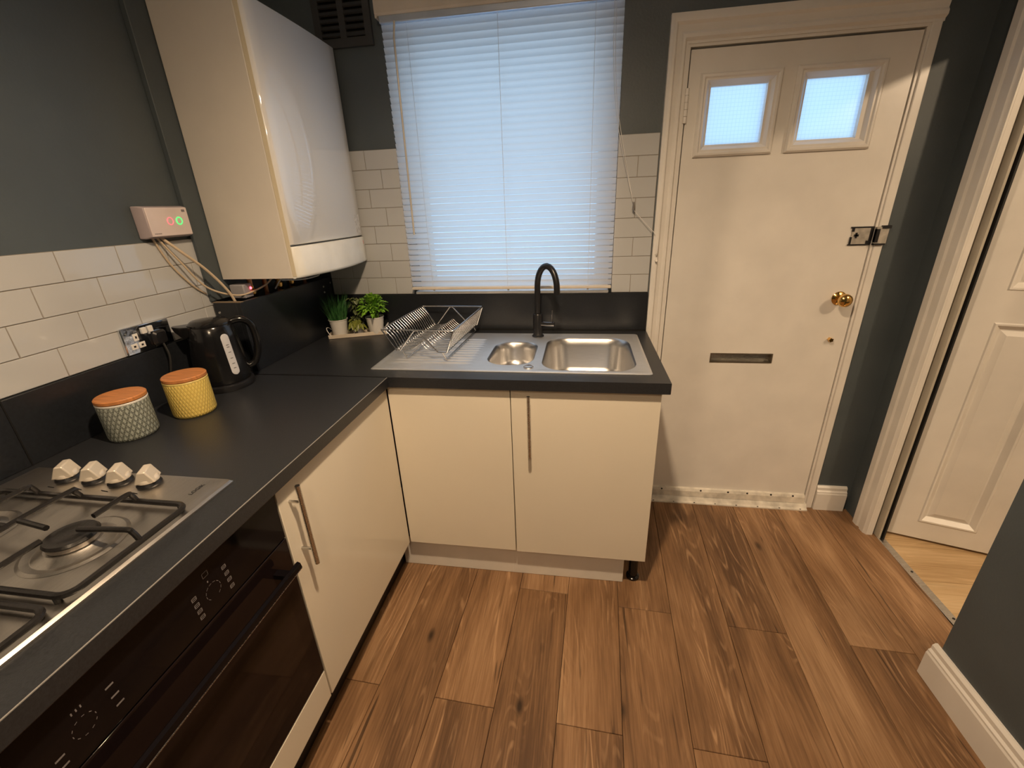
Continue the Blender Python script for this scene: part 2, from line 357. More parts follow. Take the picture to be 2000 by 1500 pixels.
# tiles -------------------------------------------------------------
def tiles(parent, cols, axis, z0, rows, lo, hi, skip=None):
    """cols(r) -> list of joint positions for course r; tiles are proud of the grout by 4 mm"""
    for r in range(rows):
        za = z0+r*T; zb = za+T
        J = sorted(cols(r)); J = [lo]+[j for j in J if lo+.012 < j < hi-.012]+[hi]
        for a, b in zip(J, J[1:]):
            if skip and skip(a, b, za, zb): continue
            g = .0011
            if axis == 'Y': m = box(a+g, b-g, -.008, -.0005, za+g, zb-g)
            else: m = box(.0005, .008, a+g, b-g, za+g, zb-g)
            m.build('tile', TILE, parent, bevel=.0012, seg=2)
def grout(parent, axis, lo, hi, z0, z1):
    (box(lo, hi, -.006, 0, z0, z1) if axis == 'Y' else box(0, .006, lo, hi, z0, z1)).build('grout_bed', GROUT, parent, smooth=False)
grout(wall_back, 'Y', .127, .532, UP, UP+8*T); tiles(wall_back, lambda r: [.382+(0 if r % 2 else .0655)+.1405*i for i in range(-3, 3)], 'Y', UP, 8, .127, .532)
grout(wall_back, 'Y', 1.437, 1.592, UP, UP+8*T); tiles(wall_back, lambda r: [1.516 if r % 2 == 0 else 1.446], 'Y', UP, 8, 1.437, 1.592)
grout(wall_left, 'X', -1.95, -.58, UP, UP+4*T); tiles(wall_left, lambda r: [(-.875 if r % 2 else -.953)+.1565*i for i in range(-8, 4)]+([-.64] if r < 2 else []), 'X', UP, 4, -1.95, -.58)
# painted board behind the boiler
box(0, .018, -.612, -.002, 1.16, CZ-.005).build('backing_board', PAINT, wall_left, bevel=.002)

# ------------------------------------------------------------------ back door
t1 = MB()
prof = [(0, 0), (0, -.020), (.010, -.026), (.020, -.026), (.026, -.018), (.040, -.014), (.046, -.020), (.054, -.020), (.060, -.010), (.066, -.010), (.066, 0)]
def arch_left(x0): return [[(x0+t, y, z) for t, y in prof] for z in (0, 1.945)]
xl = 1.597
# mitred left leg + head
leg = [[(xl+t, y, 0) for t, y in prof], [(xl+t, y, 2.036-t*1.36) for t, y in prof], [(2.462, y, 2.036-t*1.36) for t, y in prof]]
t1.loft(leg, True, True)
trim1 = struct(t1.build('trim_1', WHITE, angle=25), 'cream moulded door casing around the back door', 'door casing')
MB().box(2.428, 2.458, -.012, 0, .0, 1.95).build('side_casing', WHITE, trim1, bevel=.003)
fr = MB().box(1.655, 1.673, -.006, .10, 0, 1.937).box(2.419, 2.4275, -.006, .10, 0, 1.937).box(1.655, 2.4275, -.006, .10, 1.937, 1.955)
fr.box(1.673, 1.69, .042, .099, 0, 1.915).box(2.40, 2.419, .042, .099, 0, 1.915).box(1.673, 2.419, .042, .099, 1.915, 1.937)
fr.build('door_lining', WHITE, trim1, smooth=False)

door1 = thing('door_1', 'white back door with two small wired-glass panes and a letter slot', 'door'); door1['kind'] = 'structure'
lf = MB(); y0, y1 = .0, .04
X0, X1, Z0, Z1 = 1.678, 2.4155, .055, 1.930
P1 = (1.757, 1.954, 1.620, 1.822); P2 = (2.080, 2.278, 1.620, 1.822); SLT = (1.890, 2.144, .753, .791)
lf.box(X0, X1, y0, y1, Z0, SLT[2]); lf.box(X0, SLT[0], y0, y1, SLT[2], SLT[3]); lf.box(SLT[1], X1, y0, y1, SLT[2], SLT[3]); lf.box(X0, X1, y0, y1, SLT[3], P1[2])
for a, b in ((X0, P1[0]), (P1[1], P2[0]), (P2[1], X1)): lf.box(a, b, y0, y1, P1[2], P1[3])
lf.box(X0, X1, y0, y1, P1[3], Z1)
leaf = lf.build('leaf', WHITE, door1, smooth=False)
for P, O in ((P1, (1.718, 1.997, 1.583, 1.855)), (P2, (2.042, 2.327, 1.583, 1.857))):
    ins = P[0]-O[0]
    pr = [(0, 0), (0, -.008), (.006, -.016), (.013, -.017), (.018, -.012), (.024, -.013), (.032, -.004), (ins, .004), (ins+.003, .006), (ins+.003, .018), (ins-.003, .018)]
    MB().loft(frame_y(O, pr)).build('glazing_bead', WHITE, door1, angle=20)
    box(P[0]-.001, P[1]+.001, .018, .022, P[2]-.001, P[3]+.001).build('pane', WIRED, door1, smooth=False)
sl = box(SLT[0]+.003, SLT[1]-.003, .022, .028, SLT[2], SLT[3]).build('letter_flap', STEEL, door1); sl['label'] = 'dull metal letter flap'
MB().loft(frame_y((SLT[0]-.003, SLT[1]+.003, SLT[2]-.003, SLT[3]+.003), [(0, 0), (0, -.0025), (.005, -.0025), (.006, .022)])).build('slot_rim', mat('aged_steel', (.30, .27, .22), .45, 1, var=.3), door1, smooth=False)
kb = MB().lathe([(.0, 0), (.027, 0), (.028, .003), (.024, .007), (.012, .010), (.010, .022), (.012, .030), (.022, .037), (.0265, .048), (.025, .058), (.017, .065), (.005, .067)], (2.354, 0, 1.037), 28, 'Y')
kb.build('knob', BRASS, door1, angle=50)['label'] = 'round polished brass knob'
st = []
for i in range(10):
    a = 2*PI*i/10; r = .010 if i % 2 else .007; st.append((2.357+r*math.cos(a), .862+r*math.sin(a)))
MB().prism(st, 'Y', -.018, 0).build('lock_key', BRASS, door1, smooth=False)
lk = box(2.343, 2.412, -.004, 0, 1.247, 1.312).build('lock_plate', mat('scraped_metal', (.42, .39, .34), .5, .3, var=.3, nscale=40), door1, bevel=.001)
for a in ((2.337, 2.417, -.0052, -.001, 1.309, 1.314), (2.337, 2.415, -.0052, -.001, 1.245, 1.2495), (2.340, 2.346, -.0052, -.001, 1.250, 1.276), (2.342, 2.350, -.0052, -.001, 1.296, 1.309), (2.352, 2.368, -.0056, -.001, 1.278, 1.286), (2.356, 2.363, -.0056, -.001, 1.272, 1.292), (2.398, 2.416, -.0056, -.001, 1.250, 1.262), (2.406, 2.417, -.0054, -.001, 1.262, 1.312)):
    box(*a).build('paint_edge', MATBLK, lk, smooth=False)
kp = box(2.4195, 2.462, -.020, -.0005, 1.250, 1.312).build('lock_keep', mat('scraped_metal', (.42, .39, .34)), trim1, bevel=.002)
for a in ((2.436, 2.466, -.023, -.004, 1.306, 1.317), (2.4195, 2.458, -.0225, -.002, 1.246, 1.2515), (2.4195, 2.430, -.0225, -.002, 1.256, 1.305)): box(*a).build('paint_edge', MATBLK, kp, smooth=False)
hg = MB()
for z in (1.700, 1.7225, 1.745, 1.7675, 1.79): hg.lathe([(.0, 0), (.0075, .0), (.0075, .0215), (0, .0215)], (1.6755, -.006, z), 12)
hg.box(1.668, 1.676, -.002, .001, 1.70, 1.8115)
hg.build('hinge', WHITE, door1)
wbr = MB().prism([(-.0005, .075), (-.010, .072), (-.016, .060), (-.018, .030), (-.0005, .030)], 'X', 1.676, 2.414)
wbr.build('weather_bar', AGED, door1, smooth=False)
bolt = MB()
for x in (1.74, 1.93, 2.06, 2.15, 2.26, 2.36): bolt.lathe([(0, 0), (.005, 0), (.004, .0025), (0, .003)], (x, -.0135, .066), 8, 'Y')
bolt.build('nail_heads', MATBLK, door1)['kind'] = 'stuff'
sill = struct(MB().prism([(.0, .0), (-.040, .0), (-.040, .006), (-.030, .012), (-.020, .028), (.0, .028)], 'X', 1.668, 2.425).build('trim_4', AGED, smooth=False), 'worn grey threshold strip under the back door', 'threshold')
for x in (1.70, 1.80, 1.90, 2.0, 2.10, 2.20, 2.30, 2.395): MB().lathe([(0, 0), (.004, 0), (.004, .0012), (0, .0014)], (x, -.036, .0078), 8).build('screw', MATBLK, sill)

# ------------------------------------------------------------------ right doorway and open door
t2 = MB()
pr2 = [(0, 0), (0, -.012), (.006, -.016), (.034, -.016), (.040, -.010), (.050, -.010), (.056, -.015), (.082, -.015), (.088, -.010), (.096, -.006), (.096, .0)]
xq = 2.615
ring = lambda z, off: [(xq+d, -.088-t, z-off*t) for t, d in pr2]
zt = 1.985
t2.loft([[(xq+d, -.088-t, 0) for t, d in pr2], [(xq+d, -.088-t, zt-t) for t, d in pr2], [(xq+d, -.859, zt-t) for t, d in pr2]], True, True)
trim2 = struct(t2.build('trim_2', WHITE, angle=25), 'cream casing around the open doorway on the right', 'door casing')
MB().box(2.6155, 2.634, -.184, -.1005, 0, 1.899).build('jamb', WHITE, trim2, smooth=False)
MB().box(2.6605, 2.6665, -.212, -.150, 0, 1.889).build('hinge_gap_shade', RUBBER, trim2, smooth=False)  # black strip added to paint the shade in the hinge gap
MB().box(2.646, 2.654, -.205, -.165, 0, 1.89).build('door_stop', mat('aged_cream', (.5, .46, .38), .5), trim2, smooth=False)
LW, LH, LT = .715, 1.872, .035
door2 = thing('door_2', 'open white panelled door seen through the right doorway', 'door', (2.671, -.156, 0), rz=math.atan2(-.128, .398)); door2['kind'] = 'structure'
dl = MB(); pans = [(.118, .310, .098, .985), (.402, .594, .098, .985), (.118, .310, 1.10, 1.76), (.402, .594, 1.10, 1.76)]
xs = [0, .118, .310, .402, .594, LW]; zs = [.012, .098, .985, 1.10, 1.76, LH]
for i in range(5):
    for j in range(5):
        a = (xs[i], xs[i+1], zs[j], zs[j+1])
        hole = i in (1, 3) and j in (1, 3)
        if hole: dl.box(a[0], a[1], .014, LT, a[2], a[3])
        else: dl.box(a[0], a[1], 0, LT, a[2], a[3])
dl.build('leaf', WHITE, door2, smooth=False)
for p in pans:
    MB().loft(frame_y(p, [(0, .0), (.004, -.004), (.010, -.003), (.026, .013), (.030, .0135), (.048, .006), (.052, .006)])+[[((p[0]+p[1])/2, .006, (p[2]+p[3])/2)]*4]).build('panel', WHITE, door2, angle=20)
for z in (.22, 1.62):
    h = MB().lathe([(0, 0), (.007, 0), (.007, .09), (0, .09)], (-.006, -.004, z), 10).box(-.004, .0, -.003, .03, z, z+.09)
    h.build('hinge', MATBLK, door2)

# ------------------------------------------------------------------ skirting
def skirt_prof(p0, s): return [(p0, 0), (p0+s*.022, 0), (p0+s*.022, .090), (p0+s*.019, .096), (p0+s*.019, .102), (p0+s*.013, .108), (p0+s*.013, .122), (p0+s*.006, .130), (p0, .130)]
bb = MB().prism(skirt_prof(0, -1), 'X', 2.460, 2.592)
bs = struct(bb.build('baseboard_back', WHITE, angle=20), 'short cream skirting between the back door and the corner', 'skirting')
br = MB().prism(skirt_prof(2.43, -1), 'Y', YB+.02, -.842)
struct(br.build('baseboard_right', WHITE, angle=20), 'long white skirting board along the right wall', 'skirting')

# ------------------------------------------------------------------ window
win = thing('window_1', 'daylit kitchen window behind the blind', 'window', (.985, .09, 1.069)); win['kind'] = 'structure'
wl = (-.985, -.09, -1.069)
wf = MB().loft(frame_y((.545, 1.425, 1.069, 2.10), [(0, .13), (0, .07), (.055, .07), (.062, .08), (.062, .13)]))
wf.build('window_frame', PVC, win, angle=20, loc=wl)
for a, b in ((.605, 1.366),): box(a, b, .098, .102, 1.13, 2.04).build('pane', CLEAR, win, loc=wl, smooth=False)
box(.5455, 1.4245, -.017, .072, 1.0695, 1.0815).build('window_sill', mat('sill_white', (.86, .86, .85), .3), win, bevel=.002, loc=wl)

# ------------------------------------------------------------------ venetian blind
bl = thing('venetian_blind', 'closed white venetian blind covering the window above the sink', 'blind', (.985, -.03, 2.14))
BLo = (-.985, .03, -2.14)
BX0, BX1 = .538, 1.434
MB().prism([(-.060, 2.105), (-.064, 2.112), (-.064, 2.150), (-.058, 2.155), (-.054, 2.155), (-.054, 2.105)], 'X', BX0-.010, BX1+.004).build('valance', mat('cream_valance', (.66, .60, .52), .35), bl, loc=BLo, smooth=False)
box(BX0-.010, BX0-.002, -.062, -.012, 2.098, 2.160).build('end_bracket', mat('cream_valance', (1, 1, 1)), bl, loc=BLo)
box(BX0, BX1, -.054, -.014, 2.083, 2.122).build('headrail', mat('enamel_rail', (.60, .68, .80), .25, .6), bl, loc=BLo, bevel=.003)
sw, tilt = .0243, math.radians(66)
sm = MB(); n = 6; crown = .0022
ring0, ring1 = [], []
for xx in (BX0, BX1):
    rr = []
    for i in range(n+1):
        u = (i/n-.5)*sw; hgt = crown*(1-(2*i/n-1)**2)
        # inner (room) edge up: u<0 is the room side
        y = u*math.cos(tilt)-hgt*math.sin(tilt); z = -u*math.sin(tilt)-hgt*math.cos(tilt)
        rr.append((xx-.985, y, z))
    (ring0 if xx == BX0 else ring1).extend(rr)
sm.loft([ring0, ring1], closed=False)
zs_ = [2.072-.02325*i for i in range(42)]
so = sm.build('slat', SLAT, bl, angle=60)
so.location = (0, 0, zs_[0]-2.14)
for z in zs_[1:]:
    c = so.copy(); C.objects.link(c); c.parent = bl; c.location = (0, random.uniform(-.0006, .0006), z-2.14); c.rotation_euler = (random.uniform(-.02, .02), random.uniform(-.0012, .0012), 0)
zb = zs_[-1]-.0195
MB().box(BX0, BX1, -.044, -.018, zb-.006, zb+.006).build('bottom_rail', mat('cream_valance', (1, 1, 1)), bl, bevel=.003, loc=BLo)
for x in (.640, .985, 1.335):
    lc = MB().tube([(x, -.0425, 2.09), (x, -.0425, zb)], .0008, 5).tube([(x+.012, -.0155, 2.09), (x+.012, -.0155, zb)], .0008, 5)
    lc.build('ladder_cord', CORDW, bl, loc=BLo)
    MB().lathe([(0, 0), (.005, 0), (.004, .006), (0, .006)], (x, -.031, zb-.012), 10).build('rail_button', CORDW, bl, loc=BLo)
MB().tube([(.600, -.058, 2.085), (.594, -.064, 2.03), (.583, -.056, 1.335)], .0042, 8).build('tilt_wand', mat('clear_cream_wand', (.62, .56, .46), .25), bl, loc=BLo)
cd = [(1.398, -.058, 2.10), (1.400, -.060, 1.95), (1.412, -.058, 1.80), (1.440, -.040, 1.66), (1.503, -.028, 1.435)]
MB().tube(spline(cd), .0010, 5).tube(spline([(p[0]+.007, p[1], p[2]) for p in cd[:-1]]+[cd[-1]]), .0010, 5).build('pull_cord', CORDW, bl, loc=BLo)
MB().lathe([(.001, .032), (.003, .030), (.006, .004), (.004, 0), (0, 0)], (1.508, -.028, 1.402), 10).build('cord_tassel', mat('smoked_tassel', (.20, .19, .18), .3), bl, loc=BLo)
MB().tube(spline([(1.508, -.027, 1.404), (1.545, -.026, 1.365), (1.600, -.034, 1.310)]), .0010, 5).build('cord_tail', CORDW, bl, loc=BLo)
cl = thing('cord_cleat', 'small painted cord cleat on the door casing beside the tiles', 'cord cleat', (1.612, -.0265, 1.255))
box(-.006, .006, -.004, 0, -.028, .022).build('back_plate', WHITE, cl, bevel=.002)
MB().tube(spline([(0, -.003, .030), (0, -.010, .022), (0, -.012, .0), (0, -.010, -.020), (0, -.004, -.030)]), .0035, 8).build('hook_bar', WHITE, cl)
MB().tube([(0, -.002, -.052), (0, -.014, -.050)], .005, 10).build('peg', WHITE, cl)

# ------------------------------------------------------------------ air vent
vt = thing('air_vent', 'dark louvred air vent high on the wall beside the blind', 'air vent', (.372, 0, 2.16))
v0, v1, vz0, vz1 = -.117, .117, -.126, .15
vm = MB()
cols_ = ((-.088, -.012), (.014, .090)); zz = [vz0+.032+.0225*i for i in range(11)]
vm.box(v0, v0+.029, -.014, 0, vz0+.030, zz[-1]).box(v1-.027, v1, -.014, 0, vz0+.030, zz[-1]).box(-.012, .014, -.014, 0, vz0+.030, zz[-1]).box(v0, v1, -.014, 0, vz0, vz0+.030).box(v0, v1, -.014, 0, zz[-1], vz1)
vm.build('vent_frame', VENT, vt, smooth=False)
box(v0+.01, v1-.01, -.002, -.0005, vz0+.01, vz1-.01).build('vent_back', DARK, vt, smooth=False)
for a, b in cols_:
    for z in zz[:-1]:
        MB().prism([(-.012, z+.001), (-.020, z+.004), (-.012, z+.016), (-.009, z+.016)], 'X', a, b).build('louvre', VENT, vt, smooth=False)

# ------------------------------------------------------------------ boiler
bo = thing('boiler', 'tall white wall-mounted boiler in the corner by the window', 'boiler', (.018, -.28, 1.225))
BB = (-.018, .28, -1.225)
MB().loft([rrect(.019, .300, -.540, -.016, .004, 1.226), rrect(.019, .300, -.540, -.016, .004, 2.035)], True, True).build('casing', BOILS, bo, loc=BB)
cv = MB(); R = []
for z, d in ((1.338, .004), (1.342, 0), (2.031, 0), (2.035, .004)):
    ring = [(.302, -.540), (.316, -.540), (.323, -.536), (.327, -.528)]+[(.327+.006*math.sin(PI*i/12), -.528+(.500)*i/12) for i in range(1, 12)]+[(.327, -.028), (.323, -.020), (.316, -.016), (.302, -.016)]
    R.append([(x-(d if x > .31 else 0), y, z) for x, y in ring])
cv.loft(R, True, True).build('front_cover', BOILER, bo, loc=BB, angle=50)
lp = MB(); R = []
for z, d in ((1.2245, .008), (1.229, .001), (1.236, 0), (1.328, .0), (1.332, .004)):
    ring = [(.3012, -.540), (.318, -.540), (.326, -.534)]+[(.328+.034*math.sin(PI*i/16)*(1 if z < 1.30 else .8), -.534+.516*i/16) for i in range(1, 16)]+[(.328, -.018), (.324, -.012), (.3012, -.012)]
    R.append([(x-(d if x > .302 else 0), y, z) for x, y in ring])
lp.loft(R, True, True).build('control_flap', mat('flap_enamel', (.85, .85, .80), .12), bo, loc=BB, angle=50)
box(.3015, .3165, -.5410, -.5402, 1.232, 2.03).build('side_seam', YELLOWED, bo, loc=BB)
box(.3295, .3315, -.060, -.034, 1.300, 1.317).build('badge', REDP, bo, loc=BB, bevel=.0006)['label'] = 'small red badge'
MB().lathe([(0, 0), (.0055, 0), (.005, .0008), (0, .0008)], (.3315, -.047, 1.3085), 12, 'X').build('emblem', PVC, bo, loc=BB)
box(.3285, .3300, -.078, -.040, 1.348, 1.425).build('data_sticker', STICK, bo, loc=BB)
# pipes under the boiler
pc = thing('pipework', 'pipes and valves tucked under the boiler behind the black panel', 'pipes', (.06, -.3, 1.0))
PO = (-.06, .3, -1.0)
for y in (-.46, -.38, -.30, -.22, -.12):
    MB().tube([(.06, y, .92), (.06, y, 1.2235)], .0085, 10).build('pipe', COPPER, pc, loc=PO)
for y in (-.46, -.30, -.22):
    MB().lathe([(0, 0), (.016, 0), (.016, .025), (.010, .030), (.010, .04), (0, .04)], (.06, y, 1.15), 12).build('valve', BRASS, pc, loc=PO)
box(.032, .090, -.535, -.490, 1.155, 1.205).build('junction_box', mat('grey_plastic', (.35, .34, .36), .4), pc, loc=PO, bevel=.004)
MB().lathe([(0, 0), (.005, 0), (.004, .003), (0, .004)], (.090, -.500, 1.188), 10, 'X').build('indicator', emis('red_led', (1, .06, .08), 9), pc, loc=PO)
# black panel box hiding the pipes
pb = thing('pipe_cover', 'black laminate box hiding the pipes below the boiler', 'pipe cover', (.06, -.3, H))
PBo = (-.06, .3, -H)
box(.108, .126, -.612, -.0195, H+.0005, 1.155).build('front_panel', BLKP, pb, loc=PBo, bevel=.001)
box(.0185, .108, -.612, -.594, H+.0005, 1.155).build('end_panel', BLKP, pb, loc=PBo, bevel=.001)
box(.0185, .126, -.6125, -.594, 1.155, 1.1575).build('cut_edge', mat('chipboard_edge', (.20, .15, .10), .8), pb, loc=PBo)
for y, z in ((-.085, 1.120), (-.085, 1.095), (-.024, 1.128)): MB().lathe([(0, 0), (.005, 0), (.004, .002), (0, .002)], (.126, y, z), 10, 'X').build('screw', STEEL, pb, loc=PBo)
MB().lathe([(0, 0), (.005, 0), (.004, .002), (0, .002)], (.035, -.612, 1.120), 10, 'Y').build('screw', STEEL, pb, loc=PBo)

# ------------------------------------------------------------------ heating controller and cables
hc = thing('heating_controller', 'square white wall controller with glowing red and green buttons', 'controller', (0, -.707, 1.428))
MB().loft([[(.0005, a, b) for a, b in ((-.080, -.046), (.080, -.046), (.080, .046), (-.080, .046))], [(.022, a, b) for a, b in ((-.080, -.046), (.080, -.046), (.080, .046), (-.080, .046))], [(.040, a, b) for a, b in ((-.074, -.041), (.074, -.041), (.074, .042), (-.074, .042))]], True, True).build('housing', mat('controller_side', (.42, .36, .38), .4), hc, bevel=.003)
box(.0395, .0425, -.073, .073, -.040, .041).build('face', PINKW, hc, bevel=.002)
def ringbtn(y, m, nm):
    r = .0105; b = MB().tube([(.0432, y+r*math.cos(2*PI*i/20), .002+r*math.sin(2*PI*i/20)) for i in range(20)], .0013, 6, True)
    b.build(nm, m, hc)['label'] = nm.replace('_', ' ')
    MB().lathe([(0, 0), (.0075, 0), (.0075, .0008), (0, .0012)], (.0425, y, .002), 16, 'X').build('button', PINKW, hc)
ringbtn(.001, emis('red_glow', (1, .16, .18), 1.3), 'red_light_ring'); ringbtn(.034, emis('green_glow', (.04, 1, .16), 1.8), 'green_light_ring')
box(.0425, .0429, .052, .064, .028, .035).build('status_mark', mat('grey_print', (.22, .19, .20), .5), hc)
for i in range(6): box(.0425, .0428, -.064+.004*i, -.0615+.004*i, -.034, -.031).build('print_mark', mat('grey_print', (.22, .19, .20)), hc)
cables = [
 ([(.020, -.735, 1.384), (.045, -.700, 1.335), (.060, -.640, 1.270), (.075, -.590, 1.190), (.078, -.570, 1.130)], .0045, 'cream cable arching from the controller into the pipe cover'),
 ([(.016, -.745, 1.384), (.030, -.705, 1.310), (.040, -.640, 1.215), (.075, -.560, 1.172), (.100, -.500, 1.176), (.104, -.430, 1.190), (.100, -.385, 1.206)], .0032, 'thin cream cable sagging from the controller to under the boiler'),
 ([(.012, -.757, 1.384), (.012, -.722, 1.300), (.0125, -.665, 1.225), (.0125, -.622, 1.190)], .0032, 'thin cream cable hugging the tiles below the controller'),
 ([(.085, -.360, 1.16), (.115, -.330, 1.205), (.150, -.240, 1.210), (.165, -.180, 1.195), (.150, -.150, 1.180), (.130, -.24, 1.178), (.100, -.330, 1.19)], .0028, 'white cable loop hanging below the boiler')]
for p, r, lb in cables: tag(MB().tube(spline(p), r, 8).build('cable', CABLE if 'cream' in lb else CORDW), lb, 'cable')

# ------------------------------------------------------------------ socket, plug
sk = thing('wall_socket', 'mirror chrome double wall socket above the black upstand', 'socket', (.008, -.879, 1.110))
box(.0003, .0105, -.078, .078, -.040, .040).build('face_plate', WAVY, sk, bevel=.003)
for yy in (-.040, .040):
    box(.0105, .0145, (-.018 if yy < 0 else .003), (-.003 if yy < 0 else .018), .012, .030).build('switch', PVC, sk, bevel=.001)
for y, z, w, h in ((-.040, .008, .010, .014), (-.052, -.017, .013, .011), (-.028, -.017, .013, .011)):
    ins = box(.0105, .0118, y-w*.75, y+w*.75, z-h*.75, z+h*.75).build('socket_insert', PVC, sk, bevel=.0015)
    box(.0117, .0121, y-w*.25, y+w*.25, z-h*.25, z+h*.25).build('slot', DARK, ins, smooth=False)
for y in (-.068,): MB().lathe([(0, 0), (.0035, 0), (.003, .001), (0, .0012)], (.0105, y, -.004), 10, 'X').build('screw', CHROME, sk)
pl = thing('plug', 'black mains plug pushed into the chrome wall socket', 'plug', (.0192, -.850, 1.099))
MB().loft([rrect(-.022, .022, -.022, .020, .008, .0, 4), rrect(-.023, .023, -.023, .021, .010, .007, 4), rrect(-.017, .017, -.018, .016, .010, .013, 4)], True, True).build('plug_body', MATBLK, pl, rot=(0, PI/2, 0))
cdp = [(.008, 0, -.016), (.020, -.004, -.06), (.018, -.02, -.12), (.012, -.035, -.180), (.018, -.055, -.196), (.05, -.075, -.197), (.06, -.05, -.197)]
MB().tube(spline(cdp), .0035, 8).build('power_cord', RUBBER, pl)

# ------------------------------------------------------------------ worktops and upstands
TH = .038
wt1 = thing('worktop', 'charcoal worktop run under the hob, canisters and kettle', 'worktop', (.32, -1.3, H-TH))
wt1m = MB().box(0, AX, -2.35, BY+.0, H-TH, H).build('slab', TOP, wt1, bevel=.003, seg=3, loc=(-.32, 1.3, -(H-TH)))
box(AX-.0016, AX+.0003, -2.35, BY-.001, H-.0012, H+.0002).build('edge_highlight', EDGE, wt1, loc=(-.32, 1.3, -(H-TH)), smooth=False)['label'] = 'pale highlight painted along the front edge'  # light grey strip stands in for the highlight on the front edge
wt2 = thing('worktop', 'charcoal worktop run holding the steel sink below the window', 'worktop', (1.0, -.32, H-TH))
L2 = (-1.0, .32, -(H-TH))
cut = (.950, 1.525, -.555, -.135)
w2 = MB().box(0, cut[0], BY+.0012, 0, H-TH, H).box(cut[1], RX, BY+.0012, 0, H-TH, H).box(cut[0], cut[1], BY+.0012, cut[2], H-TH, H).box(cut[0], cut[1], cut[3], 0, H-TH, H)
w2.build('slab', TOP, wt2, loc=L2, smooth=False)
box(RX-.0005, RX+.0015, BY+.002, -.002, H-TH+.0005, H-.001).build('end_strip', BLKP, wt2, loc=L2)
box(.128, AX, BY+.0003, BY+.007, H-.002, H+.0012).build('joint_strip', MATBLK, wt2, loc=L2, bevel=.0005)
for i, (y0_, y1_, lb) in enumerate(((-1.2635, -.613, 'black laminate upstand behind the canisters and kettle'), (-2.35, -1.2665, 'black laminate upstand behind the hob'))):
    tag(box(.0, .018, y0_, y1_, H+.0004, UP-.0005).build('upstand', BLKP, bevel=.001), lb, 'upstand')
tag(box(0, .0185, -1.2665, -1.2635, H+.0004, UP-.0004).build('joint_seal', mat('black_seal', (.004, .004, .004), .5)), 'black vertical joint between the two left upstands', 'seal')
up2 = thing('upstand', 'black laminate upstand behind the sink and tap', 'upstand', (.86, 0, H))
box(-.733, .733, -.018, 0, .0004, UP-H-.0005).build('panel', BLKP, up2, bevel=.001)
box(-.733, .733, -.0235, -.018, .0004, .006).build('sealant_bead', mat('black_seal', (.004, .004, .004), .35), up2)

# ------------------------------------------------------------------ base units
DZ0 = .157; DZ1 = H-TH-.004; FX = AX-.020; FY = BY+.020
def handle(name, parent, p, axis_out, length, r=.006, stand=.032):
    """vertical bar handle; p = (x, y, z bottom) of the door face"""
    ox, oy = axis_out; x, y, z = p
    h = MB().tube([(x+ox*stand, y+oy*stand, z), (x+ox*stand, y+oy*stand, z+length)], r, 14)
    for q in (.20, .80): h.tube([(x, y, z+length*q), (x+ox*stand, y+oy*stand, z+length*q)], r*.62, 10)
    return h.build(name, STEEL, parent)
sc = thing('sink_cabinet', 'cream gloss base unit under the sink with two door fronts', 'cabinet', (1.1, -.3, .15)); so_ = (-1.1, .3, -.15)
body = MB().box(.652, .668, FY+.020, -.03, .155, H-TH-.001).box(1.556, 1.573, FY+.020, -.03, .155, H-TH-.001).box(.668, 1.556, FY+.020, -.03, .155, .172).box(.668, 1.556, -.045, -.03, .172, H-TH-.001)
body.build('carcass', PLIN, sc, loc=so_, smooth=False)
box(FX+.003, 1.0745, FY, FY+.018, DZ0, DZ1).build('blank_front', GLOSS, sc, loc=so_, bevel=.0012)
sd = box(1.0775, 1.5745, FY, FY+.018, DZ0-.004, DZ1).build('door', GLOSS, sc, loc=so_, bevel=.0012)
handle('handle', sd, (1.142, FY, .612), (0, -1), .235)['label'] = 'slim brushed steel bar handle'
lc_ = thing('base_cabinet', 'cream gloss base unit between the oven and the corner', 'cabinet', (.3, -.94, .15)); lo_ = (-.3, .94, -.15)
MB().box(.03, FX-.020, -1.242, -1.226, .155, H-TH-.001).box(.03, FX-.020, -.668, -.652, .155, H-TH-.001).box(.03, FX-.020, -1.226, -.668, .155, .172).build('carcass', PLIN, lc_, loc=lo_, smooth=False)
ld = box(FX-.018, FX, -1.2425, FY-.003, DZ0, DZ1).build('door', GLOSS, lc_, loc=lo_, bevel=.0012)
handle('handle', ld, (FX, -1.207, .612), (1, 0), .235)['label'] = 'slim brushed steel bar handle'
pk = thing('plinth', 'white kickboard under the sink cabinet', 'plinth', (1.05, FY+.040, 0))
box(-.475, .452, -.0, .016, .001, .150).build('board', PLIN, pk, bevel=.001)
box(.003, .0045, -.0008, .0, .004, .148).build('joint_line', PVC, pk)
MB().lathe([(0, .001), (.026, .001), (.026, .01), (.018, .015), (.018, .135), (.028, .140), (.028, .153), (0, .153)], (1.545, FY+.075, 0), 20).build('cabinet_leg', BLACK).name = 'cabinet_leg'
tag(bpy.data.objects['cabinet_leg'], 'black plastic leg exposed at the right end of the plinth', 'cabinet leg')
pk2 = tag(box(.551, .566, -2.35, FY+.053, .001, .150).build('plinth', mat('dark_plinth', (.012, .011, .010), .4), bevel=.001), 'dark kickboard under the oven and corner cabinet', 'plinth')

